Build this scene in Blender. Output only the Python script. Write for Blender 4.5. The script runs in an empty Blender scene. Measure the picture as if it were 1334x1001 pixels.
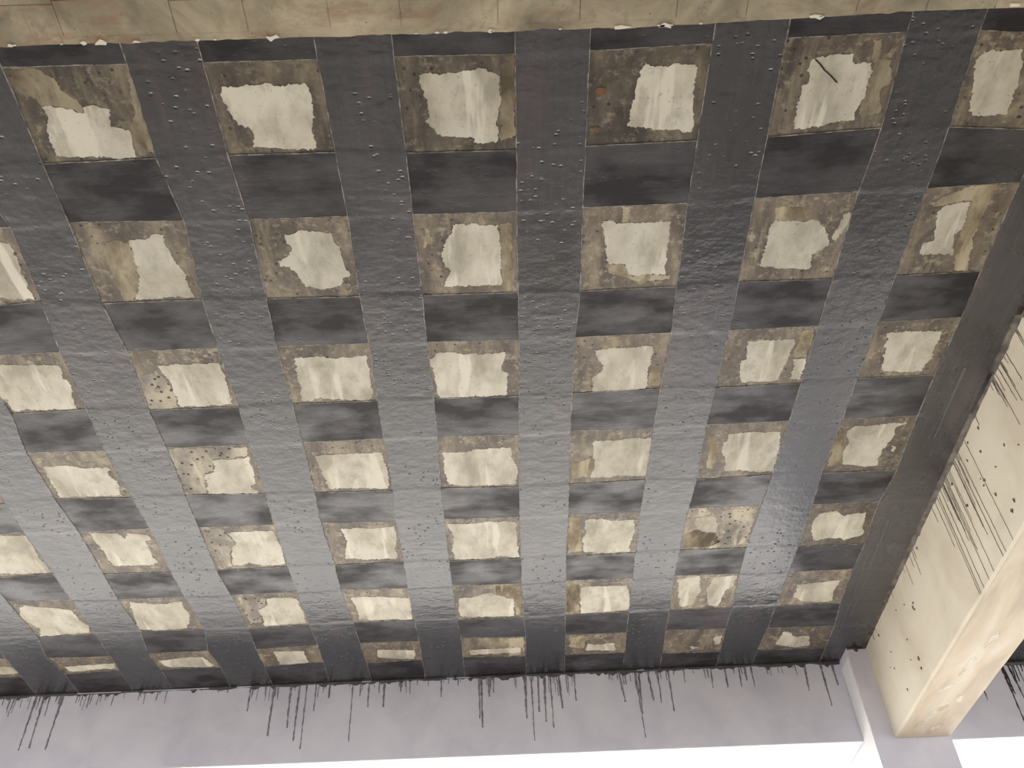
import bpy, bmesh, math, random
from mathutils import Vector, Matrix, noise
from mathutils.geometry import tessellate_polygon
S = bpy.context.scene
COL = S.collection
CAM_Z = 1.6            # eye height above the floor
SOF = CAM_Z + 3.0      # underside of the slab
FACE_Y = 5.92          # inner face of the far beam

# ---------------------------------------------------------------- camera
cd = bpy.data.cameras.new('camera'); cam = bpy.data.objects.new('camera', cd); COL.objects.link(cam)
cd.sensor_width = 36; cd.lens = 1190.74 / 1334 * 36; cd.clip_end = 500
r, u, b = (0.999188,0.013576,-0.037928), (0.036563,-0.700857,0.712364), (-0.016911,-0.713172,-0.700785)
cam.matrix_world = Matrix(((r[0],u[0],b[0],0),(r[1],u[1],b[1],0),(r[2],u[2],b[2],CAM_Z),(0,0,0,1)))
S.camera = cam
# ---------------------------------------------------------------- light
wd = bpy.data.worlds.new('world'); S.world = wd; wd.use_nodes = True
bg = wd.node_tree.nodes['Background']; bg.inputs[0].default_value = (0.76,0.85,1.0,1); bg.inputs[1].default_value = 2.5
sd = bpy.data.lights.new('sun','SUN'); sun = bpy.data.objects.new('sun', sd); COL.objects.link(sun)
sd.energy = 14.0; sd.angle = math.radians(0.6); sd.color = (1.0,0.95,0.89)
sun.rotation_euler = (math.radians(-38), math.radians(-22), 0)   # high, from beyond the far beam and the left
S.view_settings.view_transform = 'Standard'; S.view_settings.look = 'None'
S.view_settings.exposure = 0.17; S.view_settings.gamma = 1; S.view_settings.use_curve_mapping = False

# ---------------------------------------------------------------- materials
def srgb(c):
    return tuple(((x/255)/12.92 if x/255 <= .04045 else ((x/255+.055)/1.055)**2.4) for x in c)+(1,)
class NT:
    def __init__(s, name, rough=.7, spec=.4):
        s.m = bpy.data.materials.new(name); s.m.use_nodes = True; s.t = s.m.node_tree
        s.p = s.t.nodes['Principled BSDF']; s.p.inputs['Roughness'].default_value = rough
        s.p.inputs['Specular IOR Level'].default_value = spec
        s.geo = s.t.nodes.new('ShaderNodeNewGeometry')
    def n(s, typ, **kw):
        x = s.t.nodes.new(typ)
        for k, v in kw.items(): setattr(x, k, v)
        return x
    def l(s, a, b): s.t.links.new(a, b)
    def mapped(s, sc=(1,1,1), rz=0):
        mp = s.n('ShaderNodeMapping'); mp.inputs['Scale'].default_value = sc; mp.inputs['Rotation'].default_value = (0,0,rz)
        s.l(s.geo.outputs['Position'], mp.inputs[0]); return mp.outputs[0]
    def noise(s, scale, sc=(1,1,1), detail=4, rough=.55, dist=0):
        x = s.n('ShaderNodeTexNoise'); x.inputs['Scale'].default_value = scale; x.inputs['Detail'].default_value = detail
        x.inputs['Roughness'].default_value = rough; x.inputs['Distortion'].default_value = dist
        s.l(s.mapped(sc), x.inputs[0]); return x.outputs[0]
    def voro(s, scale, sc=(1,1,1)):
        x = s.n('ShaderNodeTexVoronoi'); x.inputs['Scale'].default_value = scale
        s.l(s.mapped(sc), x.inputs['Vector']); return x.outputs['Distance']
    def ramp(s, f, *st):
        x = s.n('ShaderNodeValToRGB'); e = x.color_ramp.elements
        while len(e) < len(st): e.new(.5)
        for q, (p, c) in zip(e, st):
            q.position = p; q.color = c if len(c) == 4 else c + (1,)
        s.l(f, x.inputs[0]); return x.outputs[0]
    def rng(s, f, a, b, c, d):
        x = s.n('ShaderNodeMapRange')
        for i, v in enumerate((a,b,c,d)): x.inputs[i+1].default_value = v
        s.l(f, x.inputs[0]); return x.outputs[0]
    def math(s, op, a, b):
        x = s.n('ShaderNodeMath', operation=op)
        for i, v in enumerate((a, b)):
            if isinstance(v, (int, float)): x.inputs[i].default_value = v
            else: s.l(v, x.inputs[i])
        return x.outputs[0]
    def mix(s, f, a, b, mode='MIX'):
        x = s.n('ShaderNodeMix', data_type='RGBA', blend_type=mode)
        for i, v in ((0, f), (6, a), (7, b)):
            if isinstance(v, (int, float, tuple)): x.inputs[i].default_value = v
            else: s.l(v, x.inputs[i])
        return x.outputs[2]
    def attr(s, name):
        x = s.n('ShaderNodeAttribute', attribute_type='OBJECT', attribute_name=name); return x.outputs['Fac']
    def color(s, c): s.l(c, s.p.inputs['Base Color'])
    def roughness(s, c): s.l(c, s.p.inputs['Roughness'])
    def bump(s, hs, strength=1, dist=.002):
        b = s.n('ShaderNodeBump'); b.inputs['Strength'].default_value = strength; b.inputs['Distance'].default_value = dist
        s.l(hs, b.inputs['Height']); s.l(b.outputs[0], s.p.inputs['Normal'])
M = {}
def strip_mat(name, along, base, rough, spec):
    t = NT(name, rough, spec); t.p.inputs['IOR'].default_value = 1.5 if along else 1.5
    st = (1,.12,1) if along else (.10,1,1)
    fib = t.noise(60, (1,.04,1) if along else (.04,1,1), 3)
    blot = t.noise(3.2, (1,.7,1) if along else (.6,1.3,1), 5, .6)
    tone = t.attr('tone')
    c0 = tuple(x*.55 for x in base[:3])+(1,); c1 = tuple(x*1.35 for x in base[:3])+(1,)
    c = t.ramp(blot, (.36, c0), (.56, base), (.75, c1))
    c = t.mix(t.rng(fib, .35,.7,0,.35), c, tuple(x*1.9 for x in base[:3])+(1,))
    red = t.noise(1.7, (3.5,.5,1), 4, .6)
    c = t.mix(t.rng(red, .55,.68,0,.55), c, (.075,.045,.050,1))
    c = t.mix(1.0, c, tone, 'MULTIPLY'); t.color(c)
    if along: t.roughness(t.rng(blot, .35,.7, rough-.05, rough+.08))
    else:                               # darker, rougher, less glossy blotches from noise
        bl = t.rng(t.noise(2.6, (1,2.0,1), 5, .6), .40,.60,0,1)
        t.roughness(t.rng(bl, 0,1, .27, .46)); c = t.mix(bl, c, (.026,.023,.025,1)); t.color(c)
        sp = t.rng(bl,0,1,.85,.25); t.l(sp, t.p.inputs['Specular IOR Level'])
    # relief: dimples and blisters of the hand-laid fabric, weave, and faint ridges
    lumps = t.noise(16, (1,1.3,1), 3, .5)
    d = t.voro(24, (1,1.5,1)); dm = t.rng(d, .0,.22,-1,0)
    mask = t.rng(t.noise(2.6, (1,1,1), 2), .44,.54,0,1)
    d2 = t.math('MULTIPLY', dm, mask)
    w = t.n('ShaderNodeTexWave', wave_type='BANDS', bands_direction='X'); w.inputs['Scale'].default_value = 70; w.inputs['Distortion'].default_value = 1.5
    t.l(t.mapped((1,1,1), .5 if along else 1.4), w.inputs[0])
    h = t.math('MULTIPLY', lumps, .9 if along else .35)
    h = t.math('ADD', h, t.math('MULTIPLY', d2, .75 if along else .3))
    h = t.math('ADD', h, t.math('MULTIPLY', w.outputs['Fac'], .035))
    rid = t.noise(20, (.25,1.0,1), 2); rm = t.rng(t.noise(1.3,(1,1,1),2), .42,.62,.1,.9); h = t.math('ADD', h, t.math('MULTIPLY', t.math('MULTIPLY', rid, rm), 0.6 if along else .6))
    h = t.math('ADD', h, t.math('MULTIPLY', fib, .12))
    t.bump(h, .62 if along else .5, .006)
    return t.m
M['long'] = strip_mat('epoxy_carbon_long', True, (.027,.0275,.032,1), .21, 1.0)
M['cross'] = strip_mat('epoxy_carbon_cross', False, (.037,.036,.041,1), .30, .8)

t = NT('fringe_thread', .5); t.color(t.ramp(t.noise(30), (.38,(.10,.095,.09)), (.62,(.38,.35,.31)))); M['thread'] = t.m
t = NT('resin_ridge', .35, .6); t.p.inputs['Base Color'].default_value = (.15,.145,.15,1); M['ridge'] = t.m

def bare(name, dark, mid, light, pits=False):
    t = NT(name, .75, .25)
    a = t.noise(4.2, (1.5,.8,1), 5, .6, .2); bb = t.noise(9, (1.3,.8,1), 6, .7)
    c = t.ramp(a, (.36, dark), (.47, mid), (.62, light))
    c = t.mix(t.rng(bb, .50,.68,0,.75), c, dark)
    c = t.mix(t.rng(t.noise(5,(2.0,.28,1),4), .56,.63,0,.75), c, tuple(min(1,x*1.17) for x in light[:3])+(1,))
    sp = t.noise(70, (1,1,1), 2); c = t.mix(t.rng(sp,.66,.74,0,.5), c, tuple(x*.45 for x in dark[:3])+(1,))
    if pits: c = t.mix(t.rng(t.voro(27,(1,1,1)), .16,.27,.9,0), c, (.05,.042,.035,1))
    t.color(t.mix(1.0, c, t.attr('tone'), 'MULTIPLY'))
    h = t.math('ADD', t.math('MULTIPLY', t.noise(9), .5), t.math('MULTIPLY', t.noise(45,(1,1,1),4), .25))
    t.bump(h, .5, .004); return t.m
M['bare'] = bare('bare_slab_plaster', srgb((176,170,154)), srgb((204,198,180)), srgb((222,217,202)))
M['tan'] = bare('thin_resin_stain', srgb((104,94,76)), srgb((148,136,112)), srgb((188,177,152)))
M['pitted'] = bare('pitted_slab', srgb((135,130,122)), srgb((165,158,146)), srgb((205,196,175)), True)

t = NT('amber_resin_coat', .42, .45)
a = t.noise(5, (1.3,.6,1), 6, .65, .4); bb = t.noise(22, (.6,1.4,1), 4, .6)
c = t.ramp(a, (.34, srgb((76,68,60))), (.46, srgb((98,89,78))), (.56, srgb((118,108,93))), (.68, srgb((158,147,124))))
c = t.mix(t.rng(bb, .55,.75,0,.5), c, srgb((58,50,43)))
c = t.mix(t.rng(t.noise(24,(1,1,1),6,.75), .53,.66,0,.75), c, srgb((176,164,140)))
c = t.mix(t.rng(t.noise(7,(2.2,.3,1),5,.7), .54,.66,0,.6), c, srgb((150,138,114)))
pm = t.math('MULTIPLY', t.rng(t.voro(27,(1,1,1)), .12,.22,.9,0), t.rng(t.noise(4),.42,.5,0,1)); c = t.mix(pm, c, (.025,.02,.017,1))
t.color(t.mix(1.0, c, t.attr('tone'), 'MULTIPLY'))
h = t.math('ADD', t.math('MULTIPLY', t.noise(11,(.5,1.4,1)), .8), t.math('MULTIPLY', t.rng(t.voro(30), 0,.12,-1,0), .5))
t.bump(h, .6, .005); M['resin'] = t.m

t = NT('rust_bloom', .8); t.color(t.ramp(t.noise(60), (.3, srgb((96,74,56))), (.7, srgb((140,100,70))))); M['rust'] = t.m
t = NT('crack_dark', .9); t.p.inputs['Base Color'].default_value = (.035,.028,.022,1); M['crack'] = t.m
t = NT('dark_resin', .35, .5); t.color(t.ramp(t.noise(12), (.3,(.035,.033,.036)), (.7,(.10,.095,.09)))); M['run'] = t.m
t = NT('thin_resin_run', .45, .4); t.color(t.ramp(t.noise(25), (.35,(.16,.15,.17)), (.65,(.36,.34,.38)))); M['runfar'] = t.m
t = NT('thin_brown_run', .5, .4); t.color(t.ramp(t.noise(25), (.35,(.13,.11,.085)), (.65,(.34,.30,.24)))); M['runright'] = t.m
t = NT('brown_resin_smear', .5, .4); t.color(t.ramp(t.noise(14,(1,1,1),5), (.35,(.045,.038,.032)), (.5,(.13,.105,.08)), (.65,(.22,.19,.15)))); M['smear'] = t.m
t = NT('filler_white', .8); t.p.inputs['Base Color'].default_value = srgb((238,232,214)); M['filler'] = t.m
t = NT('glare_white_faces', .7); t.color(t.ramp(t.noise(5,(1,1,1),6), (.3, srgb((232,231,232))), (.6, srgb((244,243,243))))); M['white'] = t.m  # near-white colour carries the overexposed daylight on soffits and column side
t = NT('thin_white_brush', .8); t.color(t.ramp(t.noise(18,(1,.4,1),4), (.42, srgb((214,202,180))), (.58, srgb((240,234,220))))); M['brush'] = t.m

def paint(name, c1, c2, c3, streak=(1,1,1), sc=2.5):
    t = NT(name, .6, .3)
    c = t.ramp(t.noise(sc, streak, 5, .55, .4), (.36, c1), (.5, c2), (.66, c3))
    c = t.mix(t.rng(t.noise(26,(1,1,1),5,.7), .67,.76,0,.45), c, tuple(x*.35 for x in c1[:3])+(1,))
    t.color(c)
    t.bump(t.math('ADD', t.noise(4,(1,1,1),4), t.math('MULTIPLY', t.noise(40), .12)), .35, .006); return t.m
M['paint'] = paint('pale_paint', srgb((214,208,200)), srgb((226,220,212)), srgb((234,228,220)))
M['far_paint'] = paint('pale_paint_haze_tint', srgb((219,217,229)), srgb((229,227,238)), srgb((236,234,243)))  # lilac lens haze and sky tint put into the pale paint
M['cream'] = paint('cream_paint', srgb((218,207,186)), srgb((229,219,198)), srgb((236,227,208)))
M['buff'] = paint('buff_beam_soffit', srgb((208,194,172)), srgb((226,211,186)), srgb((238,228,210)), (1.6,.35,1), 4)

t = NT('formed_concrete', .8, .3)    # board-marked raw concrete of the near beam
c = t.ramp(t.noise(3.5,(1,1,1),6,.6,.5), (.34, srgb((136,128,106))), (.5, srgb((180,166,140))), (.64, srgb((206,192,164))))
c = t.mix(t.rng(t.noise(3.4,(1,3,1),7,.75), .52,.66,0,.6), c, srgb((156,112,80)))
c = t.mix(t.rng(t.noise(14,(1,1,1),6,.75), .54,.70,0,.5), c, srgb((112,102,86)))
c = t.mix(t.rng(t.noise(6,(3,.3,1),4,.6), .60,.72,0,.45), c, srgb((110,100,86)))
c = t.mix(t.rng(t.voro(26), 0,.09,.8,0), c, (.05,.04,.03,1))
t.color(c)
t.bump(t.math('ADD', t.noise(8,(.3,2,1),5), t.math('MULTIPLY', t.rng(t.voro(26), 0,.1,-1,0), .5)), .5, .004); M['formed'] = t.m

t = NT('slab_concrete', .8, .3); t.color(t.ramp(t.noise(4,(1,1,1),5), (.3, srgb((92,82,68))), (.7, srgb((150,138,112))))); M['slab'] = t.m
t = NT('floor_concrete', .8, .3); t.color(t.ramp(t.noise(1.5,(1,1,1),6), (.3, (.10,.09,.08,1)), (.7, (.16,.145,.13,1)))); M['floor'] = t.m
t = NT('yard_concrete', .9, .2)   # unseen yard; colour ramp added to grade the strip reflections, darker near the building
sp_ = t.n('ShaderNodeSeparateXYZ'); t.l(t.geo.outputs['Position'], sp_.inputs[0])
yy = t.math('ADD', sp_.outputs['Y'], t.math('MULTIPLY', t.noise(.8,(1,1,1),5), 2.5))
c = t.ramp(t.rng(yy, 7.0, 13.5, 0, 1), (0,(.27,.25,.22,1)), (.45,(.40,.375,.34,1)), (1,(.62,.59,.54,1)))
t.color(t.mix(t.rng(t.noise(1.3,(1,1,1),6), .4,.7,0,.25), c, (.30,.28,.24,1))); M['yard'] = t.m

# ---------------------------------------------------------------- helpers
def link(name, bm, mat, parent=None, smooth=False, tone=1.0, kind=None, recalc=True):
    me = bpy.data.meshes.new(name) 
    if recalc: bmesh.ops.recalc_face_normals(bm, faces=bm.faces[:])
    bm.to_mesh(me); bm.free()
    me.materials.append(mat)
    if smooth:
        for p in me.polygons: p.use_smooth = True
    o = bpy.data.objects.new(name, me); COL.objects.link(o); o['tone'] = float(tone)
    if parent: o.parent = parent
    if kind: o['kind'] = kind
    return o
def box(bm, x0,x1,y0,y1,z0,z1):
    v = [bm.verts.new(p) for p in ((x0,y0,z0),(x1,y0,z0),(x1,y1,z0),(x0,y1,z0),(x0,y0,z1),(x1,y0,z1),(x1,y1,z1),(x0,y1,z1))]
    for f in ((0,1,2,3),(4,5,6,7),(0,1,5,4),(1,2,6,5),(2,3,7,6),(3,0,4,7)): bm.faces.new([v[i] for i in f])
    return v
def slabpoly(pts, z0, z1):                # flat-bottomed prism over an outline in plan
    bm = bmesh.new()
    a = [bm.verts.new((x,y,z0)) for x,y in pts]; b_ = [bm.verts.new((x,y,z1)) for x,y in pts]
    n = len(pts)
    idx = tessellate_polygon([[Vector((x,y,0)) for x,y in pts]])
    for t in idx:
        p,q,r_ = (pts[k] for k in t)
        cr = (q[0]-p[0])*(r_[1]-p[1])-(q[1]-p[1])*(r_[0]-p[0])
        t = t if cr < 0 else t[::-1]
        try: bm.faces.new([a[k] for k in t])
        except ValueError: pass
    for i in range(n): bm.faces.new((a[i],a[(i+1)%n],b_[(i+1)%n],b_[i]))
    return bm
def rough_outline(pts, amp=.006, step=.022, seed=0):
    out = []; rr = random.Random(seed)
    for i,(x,y) in enumerate(pts):
        x2,y2 = pts[(i+1)%len(pts)]; L = math.hypot(x2-x,y2-y)
        if L < 1e-4: continue
        n = max(1,int(L/step)); lo=amp*1.3; nx,ny = -(y2-y)/L,(x2-x)/L
        for k in range(n):
            f = k/n; px,py=x+(x2-x)*f,y+(y2-y)*f; j = (rr.gauss(0,amp*.55)+lo*noise.noise(Vector((px*22,py*22,seed)))*1.6) if k else 0
            j = max(-1.7*amp,min(1.7*amp,j)); out.append((x+(x2-x)*f+nx*j, y+(y2-y)*f+ny*j))
    return out

# ---------------------------------------------------------------- measured layout (metres, plan)
CELLS={'1W':[(-4.3,1.434),(-3.9,1.434),(-3.9,1.8),(-4.3,1.8)],'2W':[(-4.3,2.075),(-3.9,2.075),(-3.9,2.485),(-4.3,2.485)],'3W':[(-4.3,2.756),(-3.9,2.756),(-3.9,3.127),(-4.3,3.127)],
'4W':[(-4.3,3.4),(-3.9,3.4),(-3.9,3.808),(-4.3,3.808)],'5W':[(-4.3,4.08),(-3.9,4.08),(-3.9,4.487),(-4.3,4.487)],'6W':[(-4.3,4.755),(-3.9,4.755),(-3.9,5.151),(-4.3,5.151)],
'7W':[(-4.3,5.409),(-3.9,5.409),(-3.9,5.659),(-4.3,5.659)],'1X':[(-3.63,1.434),(-3.23,1.434),(-3.23,1.8),(-3.63,1.8)],'2X':[(-3.63,2.075),(-3.23,2.075),(-3.23,2.485),(-3.63,2.485)],'3X':[(-3.63,2.756),(-3.23,2.756),(-3.23,3.127),(-3.63,3.127)],
'4X':[(-3.63,3.4),(-3.23,3.4),(-3.23,3.808),(-3.63,3.808)],'5X':[(-3.63,4.08),(-3.23,4.08),(-3.23,4.487),(-3.63,4.487)],'6X':[(-3.63,4.755),(-3.23,4.755),(-3.23,5.151),(-3.63,5.151)],
'7X':[(-3.63,5.409),(-3.23,5.409),(-3.228,5.653),(-3.63,5.659)],'1Y':[(-2.955,1.434),(-2.582,1.434),(-2.582,1.8),(-2.955,1.8)],'2Y':[(-2.955,2.075),(-2.582,2.075),(-2.582,2.485),(-2.955,2.485)],'3Y':[(-2.955,2.756),(-2.582,2.756),(-2.582,3.127),(-2.955,3.127)],
'4Y':[(-2.955,3.4),(-2.582,3.4),(-2.582,3.808),(-2.955,3.808)],'5Y':[(-2.955,4.08),(-2.588,4.056),(-2.581,4.463),(-2.955,4.487)],'6Y':[(-2.952,4.733),(-2.576,4.744),(-2.572,5.151),(-2.934,5.16)],
'7Y':[(-2.975,5.423),(-2.569,5.437),(-2.57,5.625),(-2.937,5.646)],'1Z':[(-2.304,1.434),(-1.92,1.434),(-1.92,1.8),(-2.304,1.8)],'2Z':[(-2.304,2.075),(-1.865,2.081),(-1.889,2.458),(-2.304,2.485)],'3Z':[(-2.304,2.756),(-1.914,2.744),(-1.927,3.116),(-2.282,3.128)],
'4Z':[(-2.322,3.404),(-1.943,3.415),(-1.924,3.793),(-2.32,3.787)],'5Z':[(-2.298,4.076),(-1.913,4.066),(-1.916,4.495),(-2.302,4.491)],'6Z':[(-2.306,4.765),(-1.912,4.76),(-1.887,5.149),(-2.286,5.136)],
'7Z':[(-2.321,5.417),(-1.935,5.419),(-1.904,5.64),(-2.3,5.638)],'1A':[(-1.633,1.431),(-1.213,1.433),(-1.22,1.798),(-1.637,1.806)],'2A':[(-1.635,2.065),(-1.193,2.076),(-1.223,2.476),(-1.644,2.478)],'3A':[(-1.624,2.754),(-1.226,2.755),(-1.221,3.138),(-1.643,3.137)],
'4A':[(-1.637,3.409),(-1.23,3.41),(-1.231,3.804),(-1.648,3.791)],'5A':[(-1.65,4.076),(-1.241,4.075),(-1.243,4.487),(-1.656,4.498)],'6A':[(-1.634,4.764),(-1.239,4.759),(-1.232,5.145),(-1.616,5.162)],
'7A':[(-1.624,5.425),(-1.221,5.399),(-1.222,5.625),(-1.616,5.655)],'1B':[(-.957,1.436),(-.569,1.437),(-.563,1.797),(-.957,1.795)],'2B':[(-.943,2.079),(-.558,2.08),(-.564,2.489),(-.957,2.484)],'3B':[(-.966,2.758),(-.559,2.76),(-.565,3.131),(-.967,3.131)],
'4B':[(-.969,3.407),(-.567,3.401),(-.565,3.819),(-.976,3.813)],'5B':[(-.987,4.078),(-.578,4.091),(-.574,4.488),(-.974,4.491)],'6B':[(-.977,4.754),(-.579,4.766),(-.571,5.142),(-.957,5.139)],
'7B':[(-.948,5.401),(-.564,5.403),(-.565,5.65),(-.937,5.671)],'1C':[(-.309,1.435),(.105,1.44),(.106,1.812),(-.304,1.81)],'2C':[(-.303,2.083),(.104,2.084),(.106,2.498),(-.301,2.493)],'3C':[(-.303,2.763),(.107,2.769),(.104,3.135),(-.3,3.13)],
'4C':[(-.301,3.399),(.102,3.411),(.102,3.828),(-.315,3.815)],'5C':[(-.312,4.087),(.1,4.093),(.106,4.496),(-.313,4.498)],'6C':[(-.311,4.761),(.109,4.766),(.117,5.168),(-.305,5.153)],
'7C':[(-.289,5.386),(.131,5.401),(.13,5.667),(-.292,5.641)],'1D':[(.36,1.437),(.781,1.423),(.778,1.797),(.363,1.805)],'2D':[(.363,2.077),(.777,2.072),(.781,2.495),(.371,2.502)],'3D':[(.358,2.767),(.787,2.76),(.775,3.118),(.356,3.128)],
'4D':[(.357,3.396),(.77,3.402),(.769,3.81),(.363,3.824)],'5D':[(.367,4.089),(.765,4.094),(.772,4.488),(.366,4.499)],'6D':[(.373,4.752),(.776,4.756),(.783,5.146),(.379,5.151)],
'7D':[(.391,5.402),(.788,5.405),(.798,5.671),(.394,5.668)],'1E':[(1.033,1.412),(1.446,1.403),(1.459,1.768),(1.037,1.791)],'2E':[(1.039,2.06),(1.445,2.044),(1.446,2.483),(1.045,2.482)],'3E':[(1.049,2.759),(1.447,2.75),(1.446,3.117),(1.037,3.127)],
'4E':[(1.032,3.388),(1.445,3.383),(1.442,3.806),(1.04,3.827)],'5E':[(1.03,4.076),(1.433,4.074),(1.417,4.478),(1.027,4.482)],'6E':[(1.026,4.749),(1.422,4.753),(1.441,5.141),(1.042,5.147)],
'7E':[(1.044,5.396),(1.438,5.408),(1.449,5.715),(1.056,5.703)],'1F':[(1.699,1.405),(2.096,1.434),(2.096,1.8),(1.714,1.773)],'2F':[(1.714,2.041),(2.077,2.026),(2.079,2.469),(1.715,2.478)],'3F':[(1.716,2.744),(2.085,2.73),(2.08,3.093),(1.71,3.099)],
'4F':[(1.711,3.386),(2.086,3.379),(2.106,3.808),(1.704,3.809)],'5F':[(1.716,4.085),(2.086,4.081),(2.112,4.487),(1.721,4.491)],'6F':[(1.721,4.758),(2.112,4.752),(2.129,5.148),(1.716,5.144)],
'7F':[(1.719,5.421),(2.161,5.427),(2.169,5.723),(1.7,5.715)]}
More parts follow.
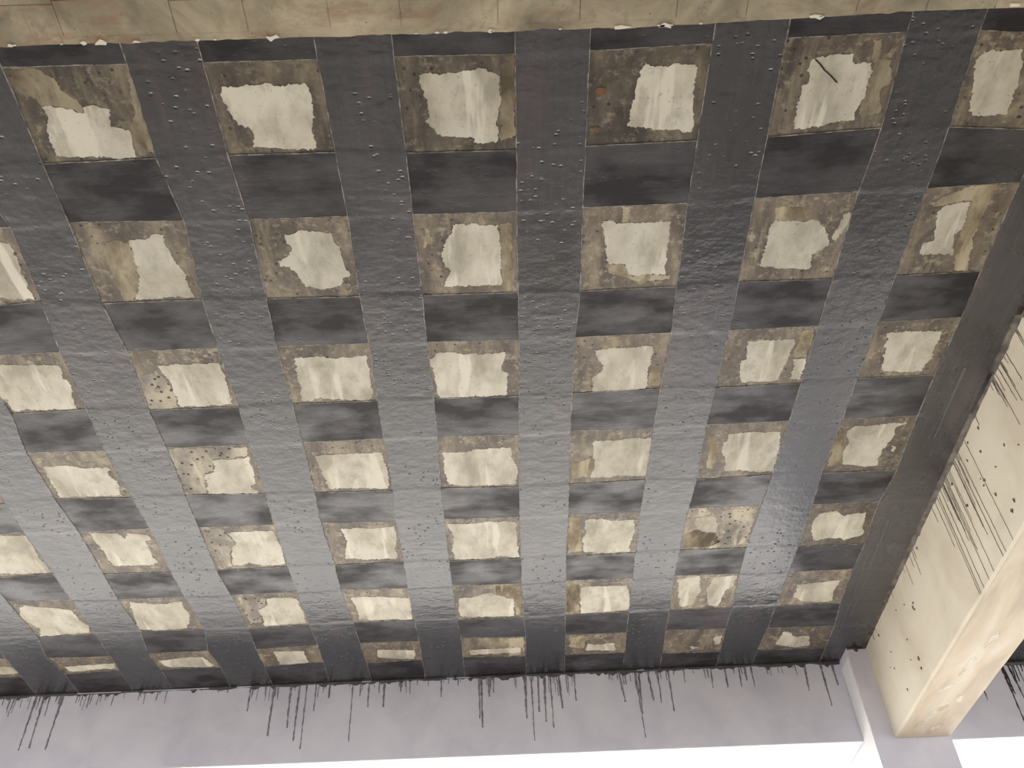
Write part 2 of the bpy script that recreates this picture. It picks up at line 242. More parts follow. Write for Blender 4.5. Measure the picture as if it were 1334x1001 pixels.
PATCHES={'1A':[('W',[(-1.557,1.579),(-1.486,1.586),(-1.417,1.608),(-1.416,1.588),(-1.39,1.582),(-1.326,1.597),(-1.344,1.665),(-1.318,1.671),(-1.281,1.688),(-1.29,1.746),(-1.292,1.783),(-1.276,1.795),(-1.362,1.795),(-1.463,1.782),(-1.58,1.778),(-1.572,1.693),(-1.557,1.642)]),('T',[(-1.625,1.436),(-1.539,1.439),(-1.474,1.477),(-1.47,1.515),(-1.425,1.566),(-1.421,1.608),(-1.486,1.586),(-1.557,1.579),(-1.564,1.551),(-1.615,1.52)]),('T',[(-1.222,1.438),(-1.206,1.439),(-1.211,1.765),(-1.27,1.789),(-1.285,1.746),(-1.274,1.662),(-1.24,1.612),(-1.234,1.533)])],'1B':[('W',[(-.916,1.526),(-.781,1.524),(-.623,1.527),(-.613,1.574),(-.613,1.654),(-.633,1.695),(-.628,1.748),(-.628,1.775),(-.701,1.783),(-.775,1.77),(-.855,1.767),(-.844,1.714),(-.853,1.689),(-.892,1.676),(-.896,1.655),(-.919,1.613),(-.925,1.563)])],'1C':[('W',[(-.229,1.506),(-.113,1.501),(-.004,1.489),(.042,1.512),(.05,1.556),(.049,1.626),(.038,1.677),(.036,1.772),(-.034,1.78),(-.051,1.774),(-.057,1.753),(-.166,1.747),(-.184,1.737),(-.223,1.683),(-.205,1.658),(-.208,1.617),(-.225,1.557)]),('T',[(.055,1.479),(.098,1.443),(.103,1.568),(.103,1.753),(.048,1.772),(.049,1.626),(.054,1.527)])],'1D':[('W',[(.557,1.485),(.591,1.503),(.69,1.497),(.733,1.496),(.741,1.579),(.744,1.65),(.753,1.758),(.686,1.75),(.589,1.737),(.512,1.728),(.517,1.682),(.531,1.613),(.536,1.543)])],'1E':[('W',[(1.143,1.491),(1.191,1.483),(1.235,1.475),(1.283,1.478),(1.291,1.51),(1.354,1.512),(1.367,1.541),(1.359,1.58),(1.365,1.64),(1.349,1.686),(1.348,1.733),(1.28,1.739),(1.16,1.764),(1.132,1.76),(1.125,1.715),(1.129,1.663),(1.123,1.592),(1.148,1.578),(1.136,1.524)]),('T',[(1.339,1.426),(1.367,1.423),(1.374,1.498),(1.421,1.502),(1.439,1.583),(1.414,1.612),(1.435,1.705),(1.373,1.723),(1.355,1.691),(1.374,1.6),(1.369,1.541),(1.352,1.497)])],'1F':[('W',[(1.739,1.478),(1.878,1.481),(1.905,1.588),(1.911,1.69),(1.912,1.732),(1.811,1.733),(1.764,1.711),(1.749,1.613),(1.728,1.524)])],'2Z':[('W',[(-1.975,2.148),(-1.899,2.154),(-1.902,2.236),(-1.911,2.33),(-1.914,2.446),(-1.996,2.439),(-2.091,2.426)])],'2A':[('T',[(-1.546,2.171),(-1.487,2.157),(-1.437,2.17),(-1.43,2.268),(-1.457,2.374),(-1.511,2.471),(-1.549,2.469),(-1.553,2.394),(-1.551,2.298),(-1.551,2.228)]),('W',[(-1.434,2.163),(-1.359,2.154),(-1.317,2.134),(-1.29,2.139),(-1.3,2.17),(-1.29,2.216),(-1.281,2.28),(-1.261,2.329),(-1.254,2.445),(-1.254,2.464),(-1.353,2.455),(-1.403,2.463),(-1.499,2.465),(-1.457,2.374),(-1.441,2.303),(-1.435,2.21)])],'2B':[('W',[(-.819,2.157),(-.768,2.148),(-.73,2.14),(-.633,2.159),(-.631,2.204),(-.61,2.222),(-.612,2.268),(-.607,2.292),(-.604,2.339),(-.589,2.364),(-.601,2.382),(-.62,2.387),(-.632,2.433),(-.733,2.437),(-.784,2.426),(-.8,2.379),(-.827,2.318),(-.868,2.316),(-.872,2.286),(-.816,2.259),(-.802,2.225),(-.819,2.202)])],'2C':[('W',[(-.152,2.137),(.031,2.145),(.035,2.249),(.036,2.453),(-.156,2.451),(-.204,2.452),(-.192,2.412),(-.17,2.37),(-.193,2.345),(-.203,2.285),(-.195,2.239),(-.179,2.206),(-.154,2.173)]),('T',[(.034,2.145),(.077,2.138),(.084,2.251),(.078,2.48),(.039,2.491),(.038,2.453),(.037,2.249)]),('T',[(-.262,2.146),(-.249,2.152),(-.249,2.214),(-.27,2.248),(-.276,2.242),(-.261,2.191)])],'2D':[('W',[(.447,2.144),(.487,2.143),(.502,2.164),(.585,2.158),(.718,2.155),(.721,2.243),(.719,2.337),(.726,2.428),(.568,2.421),(.554,2.365),(.525,2.362),(.482,2.36),(.468,2.291),(.454,2.209)]),('T',[(.487,2.365),(.552,2.368),(.566,2.424),(.749,2.431),(.746,2.453),(.61,2.46),(.529,2.425),(.49,2.411)]),('T',[(.519,2.077),(.551,2.078),(.551,2.146),(.52,2.156)])],'2E':[('W',[(1.139,2.17),(1.213,2.171),(1.28,2.176),(1.317,2.177),(1.353,2.212),(1.376,2.247),(1.385,2.306),(1.366,2.329),(1.328,2.351),(1.331,2.387),(1.334,2.424),(1.236,2.419),(1.125,2.402),(1.119,2.342),(1.128,2.283),(1.124,2.214)]),('T',[(1.132,2.109),(1.191,2.106),(1.258,2.119),(1.274,2.173),(1.139,2.168)]),('W',[(1.417,2.148),(1.441,2.149),(1.445,2.205),(1.419,2.249),(1.414,2.289),(1.396,2.271),(1.408,2.203)])],'2F':[('T',[(1.89,2.037),(1.985,2.035),(1.99,2.149),(1.986,2.273),(2.02,2.466),(1.962,2.457),(1.937,2.377),(1.922,2.247),(1.921,2.113),(1.891,2.106),(1.769,2.129),(1.754,2.112),(1.846,2.056)]),('W',[(1.795,2.152),(1.822,2.12),(1.867,2.116),(1.912,2.113),(1.92,2.247),(1.899,2.269),(1.927,2.376),(1.786,2.364),(1.782,2.322),(1.825,2.289),(1.804,2.208)])],'3Z':[('W',[(-2.26,2.804),(-2.138,2.815),(-1.941,2.828),(-1.965,2.91),(-1.945,2.936),(-1.948,2.996),(-1.963,3.021),(-1.97,3.114),(-2.086,3.111),(-2.266,3.105),(-2.26,3.031),(-2.354,3.026)])],'3A':[('W',[(-1.519,2.85),(-1.453,2.845),(-1.245,2.844),(-1.244,2.897),(-1.24,2.981),(-1.241,3.086),(-1.248,3.117),(-1.36,3.124),(-1.492,3.117),(-1.494,3.037),(-1.494,2.951)]),('P',[(-1.613,2.911),(-1.534,2.882),(-1.505,2.967),(-1.497,3.037),(-1.506,3.125),(-1.559,3.137),(-1.637,3.132),(-1.632,2.995)])],'3B':[('W',[(-.902,2.835),(-.793,2.83),(-.728,2.843),(-.582,2.832),(-.58,2.902),(-.582,3.021),(-.584,3.122),(-.694,3.121),(-.8,3.103),(-.853,3.097),(-.878,3.119),(-.918,3.112),(-.909,3.019),(-.911,2.914)])],'3C':[('W',[(-.303,2.872),(-.278,2.859),(-.272,2.842),(-.194,2.834),(-.148,2.848),(-.044,2.849),(.045,2.846),(.041,2.896),(.022,2.932),(.027,2.962),(.056,2.986),(.045,3.124),(-.064,3.123),(-.162,3.129),(-.216,3.126),(-.277,3.131),(-.277,3.053),(-.286,3.006),(-.284,2.931)])],'3D':[('W',[(.451,2.852),(.503,2.851),(.586,2.841),(.712,2.843),(.72,2.872),(.709,2.923),(.705,2.997),(.705,3.112),(.651,3.117),(.575,3.125),(.46,3.126),(.444,3.029),(.475,3.003),(.495,2.979),(.499,2.949),(.47,2.911)]),('T',[(.488,2.772),(.561,2.772),(.565,2.829),(.503,2.843),(.486,2.825)]),('T',[(.72,2.982),(.757,2.977),(.78,3.092),(.71,3.107),(.714,3.027)])],'3E':[('W',[(1.145,2.829),(1.233,2.826),(1.359,2.828),(1.36,2.882),(1.351,2.94),(1.336,3.029),(1.337,3.09),(1.24,3.098),(1.158,3.096),(1.137,3.004),(1.134,2.951),(1.157,2.945)]),('W',[(1.376,2.956),(1.434,2.952),(1.443,3.019),(1.437,3.092),(1.391,3.085),(1.388,3.016)]),('T',[(1.382,2.784),(1.43,2.765),(1.44,2.857),(1.435,2.944),(1.376,2.949),(1.373,2.868)])],'3F':[('W',[(1.776,2.812),(1.89,2.806),(2.022,2.809),(2.029,2.881),(2.022,2.924),(2.035,2.984),(2.011,3.027),(2.012,3.065),(1.914,3.068),(1.823,3.056),(1.793,2.957),(1.799,2.913),(1.782,2.89),(1.793,2.855)])],
'4Z':[('W',[(-2.28,3.522),(-2.164,3.518),(-2.113,3.535),(-1.968,3.548),(-1.986,3.602),(-1.956,3.656),(-1.968,3.712),(-1.97,3.774),(-2.289,3.766),(-2.285,3.692),(-2.287,3.617)])],
'4A':[('W',[(-1.443,3.521),(-1.249,3.505),(-1.257,3.568),(-1.256,3.642),(-1.266,3.717),(-1.293,3.735),(-1.288,3.764),(-1.259,3.772),(-1.271,3.798),(-1.526,3.788),(-1.504,3.627),(-1.453,3.612),(-1.44,3.557)]),('P',[(-1.633,3.421),(-1.441,3.423),(-1.249,3.426),(-1.259,3.496),(-1.44,3.512),(-1.457,3.602),(-1.511,3.631),(-1.536,3.778),(-1.632,3.781),(-1.632,3.582)])],
'4B':[('W',[(-.923,3.515),(-.841,3.511),(-.748,3.508),(-.587,3.508),(-.588,3.571),(-.571,3.627),(-.58,3.74),(-.59,3.801),(-.763,3.787),(-.895,3.782),(-.906,3.701),(-.917,3.588)])],
'4C':[('W',[(-.282,3.526),(-.148,3.521),(-.066,3.508),(.059,3.51),(.066,3.592),(.093,3.667),(.082,3.8),(-.015,3.804),(-.149,3.801),(-.269,3.788),(-.285,3.663)])],
'4D':[('W',[(.478,3.486),(.541,3.479),(.657,3.474),(.773,3.472),(.775,3.615),(.777,3.765),(.729,3.778),(.631,3.766),(.559,3.781),(.474,3.77),(.493,3.672),(.483,3.58)]),('T',[(.373,3.647),(.478,3.616),(.481,3.672),(.471,3.77),(.377,3.779)])],
'4E':[('W',[(1.156,3.472),(1.235,3.459),(1.352,3.461),(1.42,3.464),(1.428,3.562),(1.44,3.673),(1.441,3.777),(1.351,3.781),(1.261,3.756),(1.174,3.76),(1.17,3.675),(1.14,3.6),(1.141,3.528),(1.161,3.52)]),('T',[(1.057,3.47),(1.086,3.472),(1.128,3.599),(1.114,3.747),(1.081,3.726),(1.069,3.596)])],
'4F':[('T',[(1.712,3.455),(1.754,3.484),(1.78,3.638),(1.792,3.566),(1.8,3.741),(1.724,3.756),(1.715,3.615)]),('W',[(1.754,3.484),(1.79,3.442),(1.894,3.439),(1.997,3.433),(2.049,3.431),(2.002,3.471),(2.01,3.56),(1.996,3.595),(1.982,3.649),(1.979,3.705),(1.994,3.762),(1.924,3.773),(1.8,3.741),(1.78,3.638),(1.792,3.566)]),('W',[(2.023,3.606),(2.044,3.616),(2.051,3.663),(2.03,3.652)])],'5Y':[('W',[(-2.773,4.075),(-2.588,4.094),(-2.584,4.164),(-2.603,4.297),(-2.585,4.367),(-2.583,4.45),(-2.748,4.455),(-2.922,4.433)])],'5Z':[('W',[(-2.245,4.09),(-2.098,4.099),(-2.078,4.155),(-2.037,4.104),(-1.943,4.125),(-1.933,4.176),(-1.973,4.184),(-1.974,4.273),(-1.975,4.341),(-1.963,4.388),(-1.99,4.415),(-2.211,4.413),(-2.229,4.346),(-2.225,4.256),(-2.24,4.188)])],'5A':[('W',[(-1.513,4.139),(-1.441,4.128),(-1.254,4.135),(-1.256,4.211),(-1.237,4.279),(-1.244,4.347),(-1.255,4.462),(-1.387,4.472),(-1.456,4.424),(-1.502,4.456),(-1.554,4.453),(-1.521,4.282),(-1.479,4.24)]),('P',[(-1.635,4.098),(-1.534,4.094),(-1.516,4.149),(-1.486,4.239),(-1.538,4.326),(-1.563,4.464),(-1.614,4.484),(-1.621,4.298)])],'5B':[('W',[(-.887,4.138),(-.736,4.148),(-.589,4.136),(-.593,4.256),(-.615,4.449),(-.774,4.449),(-.903,4.429),(-.892,4.348),(-.866,4.26)])],'5C':[('W',[(-.303,4.133),(-.151,4.143),(-.074,4.127),(.078,4.137),(.083,4.257),(.082,4.347),(.098,4.487),(-.005,4.468),(-.139,4.489),(-.279,4.48),(-.286,4.367),(-.272,4.256)])],'5D':[('W',[(.458,4.144),(.547,4.139),(.6,4.164),(.734,4.162),(.75,4.273),(.732,4.384),(.733,4.477),(.552,4.476),(.471,4.459),(.456,4.342),(.475,4.254)]),('T',[(.374,4.117),(.431,4.121),(.443,4.252),(.46,4.446),(.378,4.464),(.372,4.27)])],'5E':[('P',[(1.215,4.109),(1.385,4.094),(1.415,4.229),(1.404,4.43),(1.316,4.47),(1.182,4.473),(1.275,4.375),(1.264,4.263),(1.216,4.162)]),('T',[(1.042,4.315),(1.097,4.285),(1.215,4.326),(1.253,4.408),(1.181,4.461),(1.045,4.452)]),('W',[(1.081,4.164),(1.19,4.16),(1.215,4.238),(1.213,4.315),(1.16,4.311),(1.102,4.274),(1.082,4.218)])],'5F':[('W',[(1.76,4.215),(1.783,4.173),(1.87,4.158),(1.92,4.204),(1.981,4.186),(2.044,4.18),(2.051,4.256),(2.055,4.323),(2.08,4.392),(2.028,4.422),(1.981,4.449),(1.946,4.417),(1.801,4.43),(1.765,4.326)])],'6Y':[('W',[(-2.909,4.813),(-2.864,4.785),(-2.767,4.818),(-2.63,4.855),(-2.609,4.916),(-2.614,4.97),(-2.58,5.055),(-2.597,5.124),(-2.759,5.139),(-2.915,5.155),(-2.879,5.059),(-2.932,4.958),(-2.94,4.89)])],'6Z':[('W',[(-2.253,4.798),(-2.149,4.819),(-2.085,4.837),(-1.948,4.813),(-1.947,4.887),(-1.933,4.969),(-1.947,5.022),(-1.989,5.125),(-2.158,5.14),(-2.281,5.121),(-2.28,5.023),(-2.26,4.889)])],'6A':[('W',[(-1.432,4.821),(-1.32,4.817),(-1.254,4.835),(-1.245,4.941),(-1.248,5.119),(-1.365,5.13),(-1.511,5.141),(-1.501,5.058),(-1.514,4.947),(-1.447,4.899)]),('P',[(-1.605,4.795),(-1.494,4.791),(-1.441,4.834),(-1.454,4.899),(-1.516,4.947),(-1.514,5.084),(-1.59,5.106)])],'6B':[('W',[(-.935,4.846),(-.769,4.851),(-.576,4.881),(-.582,5.02),(-.585,5.13),(-.786,5.12),(-.914,5.104),(-.91,4.968)])],'6C':[('W',[(-.276,4.909),(-.184,4.895),(-.07,4.846),(-.05,4.887),(.055,4.935),(.06,5.139),(-.063,5.138),(-.208,5.132),(-.28,5.112),(-.289,5.016)]),('T',[(-.054,4.783),(.102,4.782),(.108,5.129),(.065,5.131),(.058,4.93),(-.045,4.874)])],'6D':[('W',[(.466,4.826),(.67,4.836),(.754,4.842),(.777,4.981),(.783,5.117),(.66,5.135),(.478,5.143)]),('T',[(.381,4.794),(.455,4.8),(.471,5.134),(.391,5.128)])],'6E':[('W',[(1.051,4.793),(1.181,4.764),(1.21,4.934),(1.181,5.093),(1.111,5.115),(1.077,4.95)]),('W',[(1.267,4.783),(1.413,4.773),(1.404,4.896),(1.362,4.945),(1.347,5.133),(1.284,5.101),(1.246,4.936)])],'6F':[('W',[(1.801,4.907),(1.933,4.891),(2.063,4.87),(2.054,4.979),(2.072,5.115),(1.985,5.122),(1.879,5.106),(1.807,5.04),(1.815,4.974)])],
'7X':[('W',[(-3.365,5.496),(-3.249,5.522),(-3.221,5.604),(-3.266,5.622),(-3.412,5.609)])],
'7Y':[('W',[(-2.908,5.552),(-2.801,5.545),(-2.571,5.534),(-2.587,5.596),(-2.745,5.604),(-2.874,5.625),(-2.899,5.61)])],
'7Z':[('W',[(-2.284,5.527),(-2.11,5.496),(-1.991,5.5),(-1.943,5.61),(-1.964,5.634),(-2.232,5.611),(-2.264,5.592)])],
'7A':[('W',[(-1.517,5.464),(-1.324,5.474),(-1.322,5.636),(-1.43,5.643),(-1.513,5.635)])],
'7B':[('W',[(-.845,5.496),(-.606,5.525),(-.616,5.64),(-.768,5.62),(-.857,5.597)])],
'7C':[('W',[(-.243,5.556),(-.12,5.55),(.097,5.544),(.096,5.615),(-.122,5.612),(-.238,5.618)]),('T',[(-.056,5.41),(.117,5.418),(.124,5.649),(-.031,5.652),(-.033,5.614),(.096,5.606),(.097,5.538),(-.059,5.54)])],
'7D':[('W',[(.54,5.528),(.595,5.554),(.716,5.533),(.73,5.637),(.528,5.62)]),('T',[(.415,5.433),(.512,5.426),(.52,5.594),(.427,5.571)])],
'7E':[('W',[(1.38,5.512),(1.432,5.501),(1.432,5.608),(1.4,5.621)]),('W',[(1.233,5.622),(1.298,5.643),(1.255,5.671)])],
'7F':[('W',[(1.812,5.639),(1.834,5.485),(1.868,5.481),(1.929,5.561),(2.021,5.541),(2.051,5.677),(1.948,5.697),(1.861,5.661)])]}
FAR_RUNS=[(-3.226,.005,.383),(-3.172,.028,.371),(-3.043,-.013,.385),(-1.763,.003,.181),(-1.602,.006,.358),(-1.488,.02,.308),(-1.428,.005,.399),(-1.379,.014,.454),(-1.062,.005,.417),(-.951,.003,.187),(-.845,.001,.192),(-.735,.004,.084),(-.454,-.003,.138),(-.196,.006,.299),(-.18,.01,.362),(-.122,-.008,.149),(-.095,-.003,.122),(.122,-.005,.315),(.164,.001,.465),(.212,-.011,.272),(.254,-.011,.341),(.296,-.0,.383),(.354,.022,.253),(.461,-.002,.204),(.769,.045,.228),(.885,.017,.477),(.908,-.022,.314),(.969,.03,.227),(1.039,-.01,.242),(1.113,-.007,.306),(1.412,-.025,.155),(1.508,-.011,.156),(1.604,-.012,.156),(1.646,-.009,.112),(1.689,-.005,.162),(2.062,-.028,.205),(2.173,-.004,.314),(2.253,.003,.174),(-3.13,.007,.152),(-3.371,-.012,.146),(-1.315,.007,.197),(-1.221,.001,.111)]
RIGHT_RUNS=[(4.147,.099),(4.049,.66),(4.091,.301),(4.027,.661),(3.986,.653),(3.894,.45),(3.909,.649),(3.835,.637),(3.747,.463),(3.753,.355),(3.707,.617),(3.67,.649),(3.569,.622),(4.566,.166),(4.707,.141),(3.752,.411),(3.122,.164),(3.112,.303),(3.021,.246),(2.951,.183),(3.388,.057),(3.053,.215)]


# ---------------------------------------------------------------- setting
bm = bmesh.new(); box(bm,-9,9,-6,FACE_Y+.55,-.2,0); floor = link('floor', bm, M['floor']); floor['kind']='structure'
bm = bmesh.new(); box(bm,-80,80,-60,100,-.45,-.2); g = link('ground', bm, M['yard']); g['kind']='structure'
bm = bmesh.new(); box(bm,-7,8,-4,FACE_Y+.5,SOF,SOF+.18); ceiling = link('ceiling', bm, M['slab']); ceiling['kind']='structure'

def beam_label(o, l):
    o['kind']='structure'; o['label']=l
# near beam: raw board-marked soffit, ragged arris towards the bay
NB_Z = SOF-.58; NB_Y = 1.097
bm = bmesh.new(); rr = random.Random(4)
xs = [-7+i*.0125 for i in range(int(15/.0125)+1)]
rowA=[];rowB=[];rowC=[];rowD=[]; w_=0
for x in xs:
    e = NB_Y + (.005*noise.noise(Vector((x*9,0,0))) + .0035*noise.noise(Vector((x*34,3,0))))
    e += -.029*max(0,x-.45)
    rowA.append(bm.verts.new((x,.70,NB_Z))); rowB.append(bm.verts.new((x,e,NB_Z)))
    rowC.append(bm.verts.new((x,e+.004,SOF))); rowD.append(bm.verts.new((x,.70,SOF)))
for i in range(len(xs)-1):
    for p,q in ((rowA,rowB),(rowB,rowC),(rowC,rowD),(rowD,rowA)): bm.faces.new((p[i],p[i+1],q[i+1],q[i]))
near = link('beam_near', bm, M['formed']); beam_label(near, 'raw tan board-marked concrete beam nearest the camera, along the top')
# formwork board imprints: slightly proud fields with their own edges
x = -1.9
rr = random.Random(11)
while x < 2.4:
    wd_ = rr.choice((.19,.22,.30,.26)); y = .72
    ys = [.72,.985+rr.uniform(-.01,.01),1.075]
    for y0,y1 in zip(ys,ys[1:]):
        bm = bmesh.new(); box(bm, x+.0015,x+wd_-.0015,y0+.0012,y1-.0012,NB_Z-rr.uniform(.0008,.0025),NB_Z+.001)
        link('board_imprint', bm, M['formed'], near)
    x += wd_
for i in range(30):                    # white chips of filler along the broken arris
    x = rr.uniform(-1.4,1.9); n_=7; L=rr.choice((.004,.006,.01,.018)); y=NB_Y-.002-.029*max(0,x-.45)
    pts=[(x+L*math.cos(2*math.pi*k/n_)*rr.uniform(.5,1.4), y+L*.4*math.sin(2*math.pi*k/n_)*rr.uniform(.2,1.6)) for k in range(n_)]
    link('filler_chip', slabpoly(pts,NB_Z-.003,NB_Z+.001), M['filler'], near, recalc=False)

# far beam and its paint runs
FB_Z = SOF-.53
bm = bmesh.new(); vs = box(bm,-7,2.36,FACE_Y,FACE_Y+.42,FB_Z,SOF)
for v in vs:
    if v.co.z < SOF-.1: v.co.z += .012 if v.co.x<0 else -.035
far = link('beam_far', bm, M['far_paint'])
bm = bmesh.new(); vs = box(bm,-7,2.3085,FACE_Y+.002,FACE_Y+.415,FB_Z-.004,FB_Z+.002)  # underside skin with the glare from the yard painted in as white
for v in vs: v.co.z += .012 if v.co.x<0 else -.035
link('soffit', bm, M['white'], far); beam_label(far, 'pale painted beam, hazed lilac, at the far side of the bay, streaked with dark runs')
bm = bmesh.new(); box(bm,2.78,7,FACE_Y+.12,FACE_Y+.45,SOF-.53,SOF)
far2 = link('beam_far', bm, M['far_paint'])
bm = bmesh.new(); box(bm,2.80,7,FACE_Y+.122,FACE_Y+.445,SOF-.534,SOF-.529); link('soffit', bm, M['white'], far2); beam_label(far2, 'pale lilac far beam beyond the cream beam, heavily streaked')  # white skin again paints in the glare under this beam

# column: carries the far beam and the right beam
bm = bmesh.new(); v=box(bm,2.315,2.795,5.735,6.30,0,SOF); col_ = link('column_right', bm, M['far_paint']); beam_label(col_,'grey-lilac column where the cream beam meets the far beam')
bm = bmesh.new(); box(bm,2.309,2.3145,5.742,5.915,0,SOF-.07); link('side_face', bm, M['white'], col_)  # white skin paints the daylight falling on the column's left side
# right beam, slightly skewed
bm = bmesh.new()
P0=[(2.44,5.735),(2.80,5.735),(2.76,-4.0),(2.225,-4.0)]
def rb_x(y): return 2.315+(y-1.3)*(2.445-2.315)/(5.735-1.3)
RB_Z = SOF-.632
ny=60; ringp=None
for i in range(ny+1):
    y = -4+(5.735+4)*i/ny
    xl = rb_x(y) if y>1.3 else 2.315; xr = 2.80-.03*(5.735-y)/9.7
    j = .004*noise.noise(Vector((y*5,0,0)))
    c0 = .010
    ring=[bm.verts.new(p) for p in ((xl,y,SOF),(xl-.006,y,RB_Z+c0+j),(xl+.008,y,RB_Z+j),(xr-.008,y,RB_Z+j),(xr,y,RB_Z+c0),(xr,y,SOF))]
    if ringp:
        for k in range(6): bm.faces.new((ringp[k],ringp[(k+1)%6],ring[(k+1)%6],ring[k]))
    else: bm.faces.new(ring)
    ringp=ring
bm.faces.new(ringp[::-1])
right = link('beam_right', bm, M['cream']); beam_label(right,'cream painted beam on the right with fine dark drips down its side')
bm = bmesh.new()
for i in range(60):
    y=-3.9+i*(5.73+3.9)/60; y1=-3.9+(i+1)*(5.73+3.9)/60
    xa=(rb_x(y) if y>1.3 else 2.315)+.012; xb=(rb_x(y1) if y1>1.3 else 2.315)+.012
    z=RB_Z-.003
    q=[bm.verts.new(p) for p in ((xa,y,z),(2.785,y,z),(2.785,y1,z),(xb,y1,z),(xa,y,RB_Z+.002),(2.785,y,RB_Z+.002),(2.785,y1,RB_Z+.002),(xb,y1,RB_Z+.002))]
    for f in ((0,1,2,3),(0,4,7,3),(1,2,6,5)): bm.faces.new([q[k] for k in f])
bmesh.ops.remove_doubles(bm, verts=bm.verts[:], dist=.0005)
link('soffit_render', bm, M['buff'], right)
for i,(y,xo,L,w0,a) in enumerate(((5.55,.10,.10,.03,.3),(5.35,.16,.16,.022,.5),(5.2,.24,.10,.02,-.3),(4.8,.16,.22,.014,.1),(4.5,.2,.18,.02,.1),(5.6,.22,.08,.02,.8),(5.05,.12,.12,.018,.6))):
    x0=rb_x(y)+xo; pts=[]
    for k in range(12):
        q=2*math.pi*k/12; lx=math.cos(q)*w0; ly=math.sin(q)*L/2; pts.append((x0+lx*math.cos(a)-ly*math.sin(a), y+lx*math.sin(a)+ly*math.cos(a)))
    link('filler_patch', slabpoly(rough_outline(pts,.009,.008,i),RB_Z-.0042,RB_Z-.002), M['brush'], right, recalc=False)

# ---------------------------------------------------------------- ceiling cells: resin coat with bare patches
rr = random.Random(7)
DARK = {'1A':.92,'1B':.85,'1C':.85,'1D':.85,'1E':1.1,'1F':1.15,'2A':1.05,'2E':1.2,'2F':1.15,'3A':1.15,'4A':1.3,'5E':1.5,'6E':1.35,'5A':1.3,'6A':1.15,'4F':.95,'5F':.7,'6F':1.2,'7F':1.0}
for key, q in CELLS.items():
    (x0,y0),(x1,y1),(x2,y2),(x3,y3) = q
    e=.015; pts=[(x0-e,y0-e),(x1+e,y1-e),(x2+e,y2+e),(x3-e,y3+e)]
    o = link('resin_coat', slabpoly(pts, SOF-.0010, SOF+.001), M['resin'], ceiling, recalc=False, tone=(.86 if key[0]=='1' else 1)*DARK.get(key, 1.1)*rr.uniform(.95,1.08))
    lst = PATCHES.get(key)
    if lst is None:                     # cells out of the camera's sight
        cx=(x0+x1+x2+x3)/4; cy=(y0+y1+y2+y3)/4
        hw=(x1-x0)*.30; hh=(y3-y0)*.33
        lst=[('W',[(cx-hw,cy-hh),(cx+hw*rr.uniform(.7,1.1),cy-hh*rr.uniform(.8,1.1)),(cx+hw,cy+hh),(cx-hw*rr.uniform(.7,1.1),cy+hh*rr.uniform(.8,1.1))])]
    for i,(kd,pp) in enumerate(lst):
        ro = rough_outline(pp, .0048, .0075, (ord(key[0])*31+ord(key[1])*7+i))
        if kd == 'W':
            link('bare_patch', slabpoly(ro, SOF-.0024, SOF+.001), M['bare'], ceiling, recalc=False, tone=rr.uniform(.93,1.05))
        else:
            link('stained_patch', slabpoly(ro, SOF-.0017, SOF+.001), M['tan'] if kd=='T' else M['pitted'], ceiling, recalc=False, tone=(.78 if key[0]=='1' else 1)*rr.uniform(.9,1.1))
def blob(name, mat, cx, cy, rx, ry, n, seed, z=.0028, par=None):
    r2=random.Random(seed); pts=[(cx+rx*math.cos(2*math.pi*k/n)*r2.uniform(.75,1.15), cy+ry*math.sin(2*math.pi*k/n)*r2.uniform(.75,1.15)) for k in range(n)]
    return link(name, slabpoly(pts, SOF-z, SOF+.001), mat, par or ceiling, recalc=False)
ck=[(1.151, 1.492), (1.172, 1.51), (1.193, 1.533), (1.22, 1.554), (1.248, 1.581)]
bmp=[(x+.003,y) for x,y in ck]+[(x-.003,y+.001) for x,y in ck[::-1]]
link('crack', slabpoly(bmp,SOF-.004,SOF), M['crack'], ceiling)
blob('rust_stain',M['rust'],0.408,1.588,.020,.020,9,3)
blob('rust_stain',M['rust'],0.394,1.733,.018,.008,7,5)

# ---------------------------------------------------------------- carbon fibre strips
COLS='WXYZABCDEF'
def thing(o, label, cat, group): o['label']=label; o['category']=cat; o['group']=group
def edge_pts(side, k):                  # side 0: left edge of the cells, 1: right edge; as (y, x), sorted
    out=[]
    for r_ in range(1,8):
        q = CELLS['%d%s'%(r_,k)]
        a,b_ = (q[0],q[3]) if side==0 else (q[1],q[2])
        out += [(a[1],a[0]),(b_[1],b_[0])]
    return sorted(out)
def interp(pts, t):
    if t<=pts[0][0]:
        return pts[0][1]
    for (a,b_),(c,d) in zip(pts,pts[1:]):
        if t<=c: return b_+(d-b_)*(t-a)/max(1e-6,c-a)
    return pts[-1][1]
ROWS=[]                                  # cross strips: (lower y edge, upper y edge) as functions of x
def row_edge(r_, side):                  # side 0: near edge of the cells in row r_, 1: far edge
    out=[]
    for k in COLS:
        q=CELLS['%d%s'%(r_,k)]; a,b_=(q[0],q[1]) if side==0 else (q[3],q[2]); out += [a,b_]
    return sorted(out)
T1=.0030; T2=.0044
